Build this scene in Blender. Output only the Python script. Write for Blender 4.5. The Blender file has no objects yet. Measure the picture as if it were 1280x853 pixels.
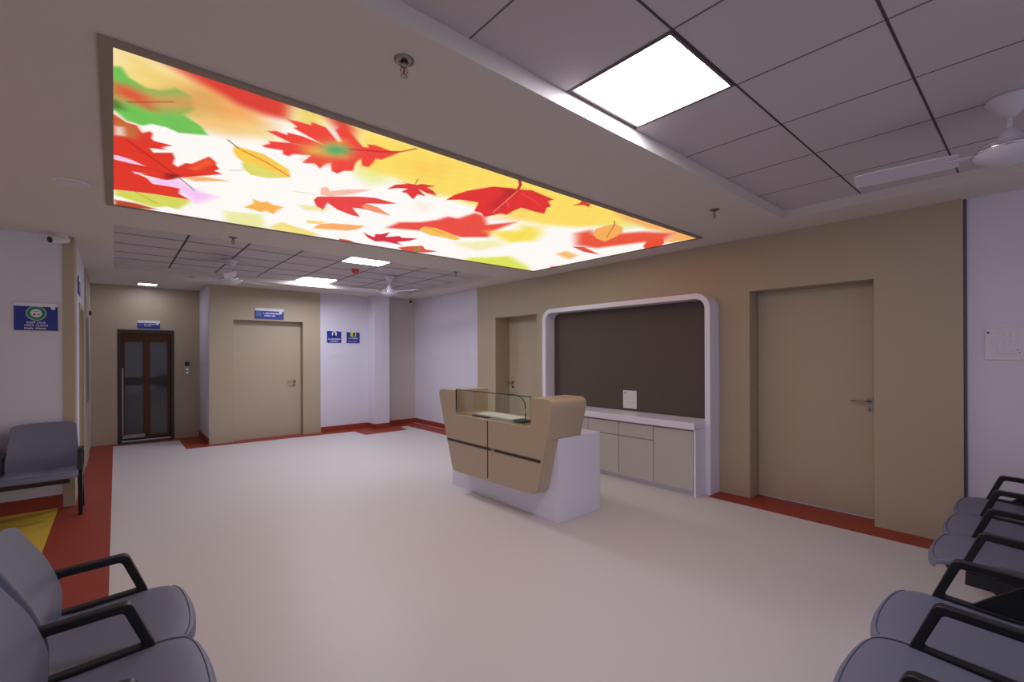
import bpy, bmesh, math, random
import numpy as np
from mathutils import Vector, Matrix
S = bpy.context.scene
C = S.collection
PI = math.pi
random.seed(4)

# ------------------------------------------------------------------ camera
cam = bpy.data.cameras.new('camera'); camo = bpy.data.objects.new('camera', cam); C.objects.link(camo)
yaw, rol = math.radians(40.886), math.radians(-.2252)
Fv = Vector((math.sin(yaw), math.cos(yaw), 0)); Rv = Vector((math.cos(yaw), -math.sin(yaw), 0)); Uv = Rv.cross(Fv)
R2 = Rv * math.cos(rol) + Uv * math.sin(rol); U2 = -Rv * math.sin(rol) + Uv * math.cos(rol)
camo.matrix_world = Matrix(((R2.x, U2.x, -Fv.x, 0), (R2.y, U2.y, -Fv.y, 0), (R2.z, U2.z, -Fv.z, 1.5), (0, 0, 0, 1)))
cam.sensor_width = 36; cam.lens = 574.1 * 36 / 1280; cam.shift_y = 16.05 / 1280; cam.clip_start = .05
S.camera = camo

# ------------------------------------------------------------------ light and exposure
W = bpy.data.worlds.new('world'); S.world = W; W.use_nodes = True
W.node_tree.nodes['Background'].inputs[0].default_value = (.60, .565, .70, 1)
W.node_tree.nodes['Background'].inputs[1].default_value = .66
PANEL = 26.0          # LED ceiling panels
PANEL_FAR = 38.0
ART = 0.88           # printed light box
LOBBY = 22.0
S.view_settings.view_transform = 'Standard'; S.view_settings.look = 'None'
S.view_settings.gamma = 1; S.view_settings.use_curve_mapping = False
S.view_settings.exposure = 0.14

# ------------------------------------------------------------------ materials
def mat(name, col, rough=.5, metal=0, noise=0, nscale=20, spec=.5, bump=0, coat=0):
    m = bpy.data.materials.new(name); m.use_nodes = True
    nt = m.node_tree; b = nt.nodes['Principled BSDF']
    b.inputs['Base Color'].default_value = (*col, 1); b.inputs['Roughness'].default_value = rough
    b.inputs['Metallic'].default_value = metal; b.inputs['Specular IOR Level'].default_value = spec
    b.inputs['Coat Weight'].default_value = coat
    tc = nt.nodes.new('ShaderNodeTexCoord'); n = nt.nodes.new('ShaderNodeTexNoise'); n.inputs['Scale'].default_value = nscale
    n.inputs['Detail'].default_value = 4
    nt.links.new(tc.outputs['Object'], n.inputs['Vector'])
    k = max(noise, .015)
    mx = nt.nodes.new('ShaderNodeMixRGB')
    mx.inputs[1].default_value = (*[c * (1 - k) for c in col], 1); mx.inputs[2].default_value = (*[min(1, c * (1 + k)) for c in col], 1)
    nt.links.new(n.outputs['Fac'], mx.inputs[0]); nt.links.new(mx.outputs[0], b.inputs['Base Color'])
    if bump:
        bp = nt.nodes.new('ShaderNodeBump'); bp.inputs['Strength'].default_value = bump; bp.inputs['Distance'].default_value = .002
        nt.links.new(n.outputs['Fac'], bp.inputs['Height']); nt.links.new(bp.outputs[0], b.inputs['Normal'])
    return m
def emit(name, col, k):
    m = bpy.data.materials.new(name); m.use_nodes = True
    b = m.node_tree.nodes['Principled BSDF']; b.inputs['Base Color'].default_value = (.8, .8, .8, 1)
    b.inputs['Emission Color'].default_value = (*col, 1); b.inputs['Emission Strength'].default_value = k
    return m
M = dict(
    floor=mat('white_vinyl_floor', (.63, .59, .58), .42, noise=.05, nscale=160, spec=.35),
    red=mat('red_vinyl', (.30, .045, .025), .45, noise=.08, nscale=120, spec=.3),
    yellow=mat('yellow_vinyl', (.62, .44, .05), .45, noise=.04, nscale=90, spec=.3),
    white=mat('white_wall_paint', (.67, .645, .73), .6),
    ceil=mat('ceiling_paint', (.66, .605, .57), .7),
    tile=mat('ceiling_tile', (.56, .51, .53), .8, noise=.03, nscale=250),
    grid=mat('ceiling_grid', (.05, .045, .05), .6),
    gridthin=mat('ceiling_grid_fine', (.14, .12, .13), .6),
    tan=mat('beige_laminate', (.43, .35, .245), .5, noise=.02, nscale=60),
    tandoor=mat('beige_door_laminate', (.45, .37, .265), .5, noise=.02, nscale=60),
    desk=mat('beige_gloss_laminate', (.47, .378, .265), .28, noise=.02, nscale=40),
    gloss=mat('white_gloss_laminate', (.80, .77, .88), .25),
    cab=mat('pale_grey_beige_laminate', (.50, .47, .43), .4),
    brown=mat('brown_board', (.085, .062, .050), .7, noise=.06, nscale=30),
    olive=mat('lightbox_frame_paint', (.31, .255, .20), .6),
    gap=mat('shadow_gap_trim', (.12, .12, .14), .6),
    dark=mat('dark_groove', (.02, .017, .015), .5),
    strip=mat('dark_bronze_inlay', (.06, .045, .04), .35, metal=.6),
    steel=mat('brushed_steel', (.32, .30, .29), .35, metal=1),
    chrome=mat('chrome', (.8, .8, .82), .12, metal=1),
    bronze=mat('bronze_steel', (.075, .034, .018), .3, metal=.9),
    pu=mat('grey_moulded_upholstery', (.16, .168, .235), .5, noise=.04, nscale=300, bump=.15),
    piping=mat('dark_piping', (.07, .075, .12), .6),
    black=mat('black_plastic', (.008, .008, .009), .4),
    blackm=mat('black_powder_coat', (.012, .012, .014), .35),
    plate=mat('white_plastic', (.70, .68, .72), .35),
    fan=mat('white_enamel', (.62, .60, .66), .3),
    blue=mat('blue_sign_board', (.014, .028, .26), .45),
    signwhite=mat('sign_white', (.75, .76, .85), .5),
    green=mat('sign_green', (.02, .22, .12), .5),
    signyellow=mat('sign_yellow_green', (.5, .6, .12), .5),
    signred=mat('sign_red', (.6, .05, .06), .5),
    redp=mat('red_plastic', (.5, .03, .02), .4),
    paper=mat('paper', (.75, .76, .76), .7),
    darkglass=mat('dark_lift_glass', (.022, .026, .030), .08, spec=.8),
    panel=emit('led_panel_diffuser', (.90, .87, 1), PANEL),
    panelfar=emit('led_panel_diffuser_rear', (.86, .87, 1), PANEL_FAR),
    lobby=emit('lobby_lamp_diffuser', (.86, .86, 1), LOBBY),
    lift=emit('lift_interior_light', (.6, .65, .9), .25),
)
g = bpy.data.materials.new('clear_glass'); g.use_nodes = True
b = g.node_tree.nodes['Principled BSDF']; b.inputs['Base Color'].default_value = (.90, .98, .92, 1)
b.inputs['Transmission Weight'].default_value = 1; b.inputs['Roughness'].default_value = 0; b.inputs['IOR'].default_value = 1.45
M['glass'] = g
g = bpy.data.materials.new('green_glass_edge'); g.use_nodes = True
b = g.node_tree.nodes['Principled BSDF']; b.inputs['Base Color'].default_value = (.01, .035, .03, 1); b.inputs['Roughness'].default_value = .15
M['edge'] = g

# ------------------------------------------------------------------ helpers
def obj(name, bm, m, parent=None, smooth=False, bevel=0, seg=2, local=False):
    me = bpy.data.meshes.new(name)
    bmesh.ops.recalc_face_normals(bm, faces=bm.faces[:])
    bm.to_mesh(me); bm.free()
    o = bpy.data.objects.new(name, me); C.objects.link(o)
    for mm in (m if isinstance(m, (list, tuple)) else [m]): me.materials.append(mm)
    if smooth:
        for p in me.polygons: p.use_smooth = True
    if bevel:
        md = o.modifiers.new('bevel', 'BEVEL'); md.width = bevel; md.segments = seg; md.limit_method = 'ANGLE'; md.angle_limit = math.radians(40)
        for p in me.polygons: p.use_smooth = True
        md.harden_normals = True
    if parent is not None: put(o, parent, local)
    return o
def put(o, parent, local=False):
    o.parent = parent
    if not local:
        o.matrix_parent_inverse = parent.matrix_basis.inverted()
def thing(name, label, cat, loc=(0, 0, 0), rz=0, group=None):
    o = bpy.data.objects.new(name, None); C.objects.link(o); o.location = loc; o.rotation_euler = (0, 0, rz)
    o.empty_display_size = .1
    o['label'] = label; o['category'] = cat
    if group: o['group'] = group
    return o
def tag(o, label, cat, group=None):
    o['label'] = label; o['category'] = cat
    if group: o['group'] = group
    return o
def struct(name, bm, m, **k):
    o = obj(name, bm, m, **k); o['kind'] = 'structure'; return o
def box(x0, x1, y0, y1, z0, z1, bm=None, mi=0):
    bm = bm or bmesh.new()
    vs = [bm.verts.new((x, y, z)) for z in (z0, z1) for y in (y0, y1) for x in (x0, x1)]
    for f in ((0, 1, 3, 2), (4, 6, 7, 5), (0, 4, 5, 1), (2, 3, 7, 6), (0, 2, 6, 4), (1, 5, 7, 3)):
        fc = bm.faces.new([vs[i] for i in f]); fc.material_index = mi
    return bm
def prism(pts, a0, a1, axis='x', bm=None, mi=0):
    """pts are 2D; axis x: (y,z), axis y: (x,z), axis z: (x,y)"""
    bm = bm or bmesh.new()
    def P(p, a): return (a, p[0], p[1]) if axis == 'x' else (p[0], a, p[1]) if axis == 'y' else (p[0], p[1], a)
    A = [bm.verts.new(P(p, a0)) for p in pts]; B = [bm.verts.new(P(p, a1)) for p in pts]
    n = len(pts)
    for f in (bm.faces.new(A), bm.faces.new(B[::-1])): f.material_index = mi
    for i in range(n):
        f = bm.faces.new((A[i], B[i], B[(i + 1) % n], A[(i + 1) % n])); f.material_index = mi
    return bm
def fillet(pts, rs, seg=6):
    out = []; n = len(pts)
    if not isinstance(rs, (list, tuple)): rs = [rs] * n
    for i in range(n):
        p = Vector(pts[i]); a = Vector(pts[i - 1]) - p; c = Vector(pts[(i + 1) % n]) - p
        r = rs[i]
        if r <= 0: out += [tuple(p)] * (1); continue
        la, lc = a.length, c.length; a.normalize(); c.normalize()
        ang = a.angle(c); t = r / math.tan(ang / 2)
        t = min(t, la * .49, lc * .49)
        p0 = p + a * t; p1 = p + c * t
        for k in range(seg + 1):
            s = k / seg
            q = p0 * (1 - s) ** 2 + p * 2 * s * (1 - s) + p1 * s * s
            # pull towards the arc
            out.append(tuple(q))
    return out
def ring(outer, inner, a0, a1, axis='x', bm=None):
    bm = bm or bmesh.new()
    def P(p, a): return (a, p[0], p[1]) if axis == 'x' else (p[0], a, p[1]) if axis == 'y' else (p[0], p[1], a)
    n = len(outer)
    V = [[bm.verts.new(P(p, a)) for p in L] for L, a in ((outer, a0), (outer, a1), (inner, a0), (inner, a1))]
    for i in range(n):
        j = (i + 1) % n
        bm.faces.new((V[0][i], V[1][i], V[1][j], V[0][j])); bm.faces.new((V[2][i], V[2][j], V[3][j], V[3][i]))
        bm.faces.new((V[0][i], V[0][j], V[2][j], V[2][i])); bm.faces.new((V[1][i], V[3][i], V[3][j], V[1][j]))
    return bm
def offset(poly, d):
    n = len(poly); out = []
    for i in range(n):
        p = Vector(poly[i]); a = (p - Vector(poly[i - 1])).normalized(); c = (Vector(poly[(i + 1) % n]) - p).normalized()
        n1 = Vector((-a.y, a.x)); n2 = Vector((-c.y, c.x)); m = (n1 + n2).normalized()
        out.append(tuple(p + m * d / max(.3, m.dot(n1))))
    return out
def lathe(prof, c, seg=24, bm=None, axis='z'):
    bm = bm or bmesh.new(); rings = []
    for r, z in prof:
        if r < 1e-6:
            v = bm.verts.new((0, 0, z)); rings.append([v] * seg)
        else: rings.append([bm.verts.new((r * math.cos(2 * PI * k / seg), r * math.sin(2 * PI * k / seg), z)) for k in range(seg)])
    for A, B in zip(rings, rings[1:]):
        for k in range(seg):
            j = (k + 1) % seg; vs = []
            for v in (A[k], A[j], B[j], B[k]):
                if v not in vs: vs.append(v)
            if len(vs) > 2:
                try: bm.faces.new(vs)
                except ValueError: pass
    for R_ in (rings[0], rings[-1]):
        if R_[0] is not R_[1]: bm.faces.new(R_)
    new = {v for R_ in rings for v in R_}
    for v in new:
        x, y, z = v.co
        if axis == 'x': v.co = (c[0] + z, c[1] + x, c[2] + y)
        elif axis == 'y': v.co = (c[0] + x, c[1] + z, c[2] + y)
        else: v.co = (c[0] + x, c[1] + y, c[2] + z)
    return bm
def tube(pts, r, seg=10, bm=None, flat=1.0):
    bm = bm or bmesh.new(); rings = []; n = len(pts); rs = r if isinstance(r, (list, tuple)) else [r] * n
    up0 = Vector((0, 0, 1))
    for i, p in enumerate(pts):
        p = Vector(p); t = (Vector(pts[min(i + 1, n - 1)]) - Vector(pts[max(i - 1, 0)])).normalized()
        u = t.cross(up0)
        if u.length < 1e-3: u = t.cross(Vector((0, 1, 0)))
        u.normalize(); w = u.cross(t)
        rings.append([bm.verts.new(p + (u * math.cos(2 * PI * k / seg) + w * flat * math.sin(2 * PI * k / seg)) * rs[i]) for k in range(seg)])
    for A, B in zip(rings, rings[1:]):
        for k in range(seg): bm.faces.new((A[k], A[(k + 1) % seg], B[(k + 1) % seg], B[k]))
    bm.faces.new(rings[0]); bm.faces.new(rings[-1][::-1])
    return bm
def bar(p0, p1, w, d, bm=None, w1=None, d1=None, side=Vector((1, 0, 0))):
    """rectangular bar from p0 to p1; w along side, d across"""
    bm = bm or bmesh.new(); p0 = Vector(p0); p1 = Vector(p1); t = (p1 - p0).normalized()
    s = side - t * side.dot(t); s.normalize(); q = t.cross(s); V = []
    for p, ww, dd in ((p0, w, d), (p1, w1 or w, d1 or d)):
        V.append([bm.verts.new(p + s * a * ww / 2 + q * b_ * dd / 2) for a, b_ in ((-1, -1), (1, -1), (1, 1), (-1, 1))])
    for k in range(4): bm.faces.new((V[0][k], V[0][(k + 1) % 4], V[1][(k + 1) % 4], V[1][k]))
    bm.faces.new(V[0][::-1]); bm.faces.new(V[1])
    return bm
def copy_tree(o, parent=None):
    c = o.copy(); C.objects.link(c)
    if parent: c.parent = parent
    for ch in list(o.children): copy_tree(ch, c)
    return c
def text_mesh(name, s, size, m, mw, parent, width=None, bold=.0):
    cu = bpy.data.curves.new(name, 'FONT'); cu.body = s; cu.size = size; cu.align_x = 'CENTER'; cu.align_y = 'CENTER'
    cu.extrude = .0006; cu.offset = bold
    t = bpy.data.objects.new(name, cu); C.objects.link(t)
    bpy.context.view_layer.update()
    me = bpy.data.meshes.new_from_object(t.evaluated_get(bpy.context.evaluated_depsgraph_get()))
    C.objects.unlink(t); bpy.data.objects.remove(t)
    if width:
        xs = [v.co.x for v in me.vertices]; k = width / (max(xs) - min(xs))
        for v in me.vertices: v.co.x *= k
    me.name = name; me.materials.append(m)
    o = bpy.data.objects.new(name, me); C.objects.link(o)
    me.transform(mw)
    put(o, parent)
    return o

# ================================================================== SETTING
H, HR = 2.684, 2.764
XR = 4.95      # face of the beige cladding on the right wall
YB = 9.10      # rear wall face
LX = -.30      # corridor side of the left wall
LY = 6.35      # left wall that faces the room
XW = -4.0; YW = -2.2

struct('floor', box(XW, 5.4, YW, 10.6, -.1, 0), M['floor'])
tr = [0]
def trim(bm, m, **k):
    tr[0] += 1; return struct('trim_%d' % tr[0], bm, m, **k)
# red border laid into the white floor
def flat(pts, bm=None): return prism(pts, 0, .0012, 'z', bm)
trim(flat([(-.42, -1.5), (-.04, -1.5), (-.02, 10.02), (.86, 9.95), (.86, 8.95), (3.53, 8.77), (3.53, 8.26), (4.40, 8.26), (4.47, 8.68), (4.62, 8.68), (4.64, 4.83), (4.95, 4.83),
           (4.95, 9.05), (4.27, 9.05), (4.27, 9.1), (2.68, 9.1), (2.68, 9.23), (1.55, 9.23), (1.55, 9.1), (1.2, 9.1), (1.2, 10.2), (-.3, 10.2), (-.3, 6.35), (-.42, 6.35)]), M['red'])
trim(flat([(4.68, .35), (4.95, .35), (4.95, .95), (5.15, .95), (5.15, 1.977), (4.95, 1.977), (4.95, 2.29), (4.68, 2.29)]), M['red'])
trim(flat([(4.68, -2.2), (5.0, -2.2), (5.0, .35), (4.68, .35)]), M['red'])
trim(flat([(XW, 1.0), (-.42, 1.0), (-.42, 6.35), (XW, 6.35)]), M['yellow'])

# right wall: white plaster with a beige laminate cladding that carries two doors
D1 = (.95, 1.977, 2.135); D2 = (5.13, 6.15, 2.12)
bm = box(5.0, 5.3, YW, .40, 0, H + .1); box(5.0, 5.3, 6.67, 9.3, 0, H + .1, bm)
struct('wall_right', bm, M['white'])
bm = bmesh.new()
for y0, y1, z0, z1 in ((.40, D1[0], 0, H + .1), (D1[0], D1[1], D1[2], H + .1), (D1[1], D2[0], 0, H + .1), (D2[0], D2[1], D2[2], H + .1), (D2[1], 6.67, 0, H + .1)):
    box(XR, 5.34, y0, y1, z0, z1, bm)
bmesh.ops.remove_doubles(bm, verts=bm.verts[:], dist=1e-5)
trim(bm, M['tan'])
trim(box(4.985, 5.0, .382, .399, 0, H), M['gap'])
# rear wall
bm = box(2.995, 5.3, YB, 9.4, 0, H + .1); struct('wall_back', bm, M['white'])
DB = (1.55, 2.68, 2.11)
bm = bmesh.new()
for x0, x1, z0, z1 in ((1.2, DB[0], 0, H + .1), (DB[0], DB[1], DB[2], H + .1), (DB[1], 2.997, 0, H + .1)):
    box(x0, x1, YB - .006, 9.4, z0, z1, bm)
bmesh.ops.remove_doubles(bm, verts=bm.verts[:], dist=1e-5)
trim(bm, M['tan'])
struct('wall_lobby', box(1.193, 1.2, YB, 10.2, 0, H), M['white'])
trim(box(3.95, 4.27, 8.78, YB + .05, 0, H), M['white'])               # pillar
struct('wall_alcove', box(4.27, 5.0, 9.03, YB, 0, H), mat('warm_wall_paint', (.58, .51, .48), .6))
# lift lobby
LD = (.04, .81, 1.94)
bm = bmesh.new()
for x0, x1, z0, z1 in ((LX, LD[0], 0, H + .1), (LD[0], LD[1], LD[2], H + .1), (LD[1], 1.2, 0, H + .1)):
    box(x0, x1, 10.2, 10.45, z0, z1, bm)
struct('wall_lift', bm, M['tan'])
# left wall
LDo = (7.2, 8.12, 2.10)
struct('wall_left', box(XW, LX - .085, LY, LY + .2, 0, H + .1), M['white'])
bm = bmesh.new()
for y0, y1, z0, z1 in ((LY + .05, LDo[0], 0, H + .1), (LDo[0], LDo[1], LDo[2], H + .1), (LDo[1], 10.3, 0, H + .1)):
    box(LX - .2, LX - .004, y0, y1, z0, z1, bm)
struct('wall_corridor', bm, M['white'])
trim(box(LX - .088, LX, LY - .006, LY + .35, 0, H), M['tan'])
bm = box(LX - .02, LX + .012, 8.45, 9.35, 0, H); box(LX + .010, LX + .016, 8.52, 9.25, .85, 2.03, bm, 1)
trim(bm, [M['tan'], mat('grey_green_panel', (.17, .16, .12), .5)])
# skirtings
def skirt(name, x0, x1, y0, y1): return struct(name, box(x0, x1, y0, y1, 0, .10), M['red'])
skirt('baseboard_back', 3.0, 3.95, YB - .012, YB)
skirt('baseboard_pillar', 3.938, 4.27, 8.768, 8.78)
skirt('baseboard_pillar_side', 3.938, 3.95, 8.768, YB)
skirt('baseboard_alcove', 4.27, 5.0, 9.018, 9.03)
skirt('baseboard_right', 4.988, 5.0, 6.67, 9.03)
skirt('baseboard_right_front', 4.988, 5.0, YW, .37)
skirt('baseboard_lobby', 1.181, 1.193, YB, 10.2)
struct('baseboard_left', box(XW, LX - .09, LY - .012, LY, 0, .13), M['red'])

# ceiling: plaster soffit round two recessed fields of tiles
R1 = (XW, 4.5, YW, 1.5); R2c = (0.0, 4.5, 5.5, 8.30)
bm = bmesh.new()
box(4.5, 5.3, YW, 1.5, H, H + .12, bm); box(XW, 5.3, 1.5, 5.5, H, H + .12, bm)
box(XW, 0, 5.5, 10.5, H, H + .12, bm); box(4.5, 5.3, 5.5, 8.30, H, H + .12, bm); box(0, 5.3, 8.30, 10.5, H, H + .12, bm)
struct('ceiling', bm, M['ceil'])
def tiles(name, xs, ys, skip, gx, gy, mix=2):
    bm = bmesh.new()
    for i in range(len(xs) - 1):
        for j in range(len(ys) - 1):
            if (i, j) in skip: continue
            box(xs[i], xs[i + 1], ys[j], ys[j + 1], HR, HR + .03, bm)
    box(xs[0] - .02, xs[-1] + .02, ys[0] - .02, ys[-1] + .02, HR + .012, HR + .05, bm, 1)
    for v in xs[1:-1]:
        js = [j for j in range(len(ys) - 1)]
        for j in js: box(v - gx, v + gx, ys[j], ys[j + 1], HR - .0012, HR + .01, bm, mix)
    for v in ys[1:-1]: box(xs[0], xs[-1], v - gy, v + gy, HR - .0014, HR + .01, bm, 1)
    return struct(name, bm, [M['tile'], M['grid'], M['gridthin']])
xs1 = [4.5 - .57 * k for k in range(15)][::-1]; ys1 = [1.5 - .558 * k for k in range(7)][::-1]
ip = xs1.index(min(xs1, key=lambda v: abs(v - 1.65))); jp = len(ys1) - 2
tiles('ceiling_tiles', xs1, ys1, {(ip, jp)}, .004, .005)
xs2 = [0, .6, 1.17, 1.74, 2.31, 2.88, 3.45, 4.02, 4.5]; ys2 = [5.5, 5.66, 6.22, 6.78, 7.34, 7.82, 8.30]
tiles('ceiling_tiles_rear', xs2, ys2, {(4, 1), (4, 5)}, .011, .011, 1)

# ------------------------------------------------------------------ doors
def lever(parent, name, c, axis, sgn, m, ln=.13, plate=True):
    """lever handle; axis 'y' = leaf faces -x (lever along y), axis 'x' = leaf faces -y (lever along x)"""
    x, y, z = c
    out = Vector((-1, 0, 0)) if axis == 'y' else Vector((0, -1, 0)); al = Vector((0, sgn, 0)) if axis == 'y' else Vector((sgn, 0, 0))
    p = Vector(c)
    bm = tube([p, p + out * .045], .011)
    tube([p + out * .045 - al * .008, p + out * .05 + al * .03, p + out * .048 + al * ln], [.011, .010, .008], bm=bm, flat=.8)
    h = obj(name, bm, m, parent, smooth=True)
    for dz, r in ((0, .027), (-.075, .024)):
        obj('escutcheon', lathe([(r, 0), (r, -.008)], (x, y, z + dz), 20, axis=('x' if axis == 'y' else 'y')), m, h, smooth=False)
    obj('keyhole', box(*((x - .011, x - .007, y - .004, y + .004) if axis == 'y' else (x - .004, x + .004, y - .011, y - .007)), z - .088, z - .062), M['black'], h)
    return h
def door(n, label=None):
    o = bpy.data.objects.new('door_%d' % n, None); C.objects.link(o); o['kind'] = 'structure'; return o
XD = 5.15
d = door(1); obj('door_leaf', box(XD, XD + .045, D1[0] + .045, D1[1] - .005, .012, D1[2] - .005), M['tandoor'], d, bevel=.003)
obj('door_frame', box(XD - .01, XD + .05, D1[0] - .0, D1[0] + .043, 0, D1[2]), M['tan'], d)
lever(d, 'door_handle', (XD, 1.02, 1.06), 'y', 1, M['steel'])
XD2 = 5.255
d = door(2); obj('door_leaf', box(XD2, XD2 + .045, D2[0] + .005, D2[1] - .005, .012, D2[2] - .005), M['tandoor'], d, bevel=.003)
lever(d, 'door_handle', (XD2, 6.05, 1.0), 'y', 1, M['steel'])
YD = 9.23
d = door(3); obj('door_leaf', box(DB[0] + .005, DB[1] - .005, YD, YD + .045, .012, DB[2] - .005), M['tandoor'], d, bevel=.003)
lever(d, 'door_handle', (2.56, YD, 1.0), 'x', -1, M['steel'])
d = door(4); obj('door_leaf', box(LX - .10, LX - .055, LDo[0] + .005, LDo[1] - .005, .012, LDo[2] - .005), M['tandoor'], d)
obj('door_frame', ring([(LDo[0], 0), (LDo[1], 0), (LDo[1], LDo[2]), (LDo[0], LDo[2])], [(LDo[0] + .05, .001), (LDo[1] - .05, .001), (LDo[1] - .05, LDo[2] - .05), (LDo[0] + .05, LDo[2] - .05)], LX - .06, LX + .006), M['tan'], d)

# lift: bronze surround, two framed glass leaves
d = door(5)
YL = 10.2
bm = ring([(LD[0], 0), (LD[1], 0), (LD[1], LD[2]), (LD[0], LD[2])], [(LD[0] + .045, .002), (LD[1] - .045, .002), (LD[1] - .045, LD[2] - .07), (LD[0] + .045, LD[2] - .07)], YL - .012, YL + .20, 'y')
obj('lift_surround', bm, mat('dark_surround', (.035, .028, .028), .3, metal=.5), d)
for k, (x0, x1) in enumerate(((LD[0] + .045, .425), (.427, LD[1] - .045))):
    o_ = [(x0, .03), (x1, .03), (x1, LD[2] - .07), (x0, LD[2] - .07)]
    i_ = [(x0 + .05, .10), (x1 - .05, .10), (x1 - .05, LD[2] - .21), (x0 + .05, LD[2] - .21)]
    lf = obj('lift_door_leaf', ring(o_, i_, YL + .10, YL + .135, 'y'), M['bronze'], d)
    obj('glass_panel', box(x0 + .05, x1 - .05, YL + .112, YL + .12, .10, LD[2] - .21), M['darkglass'], lf)
    obj('mid_rail', box(x0 + .05, x1 - .05, YL + .104, YL + .111, .98, 1.12), M['dark'], lf)
    obj('backing', box(x0, x1, YL + .138, YL + .15, .03, LD[2] - .07), M['dark'], lf)
bm = box(LD[0] + .055, LD[0] + .075, YL + .088, YL + .10, .10, 1.28); box(LD[0] + .055, .40, YL + .088, YL + .10, .07, .13, bm)
obj('edge_guard', bm, M['steel'], d)
obj('lift_sill', box(LD[0], LD[1], YL - .03, YL + .2, 0, .012), M['dark'], d)

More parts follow.
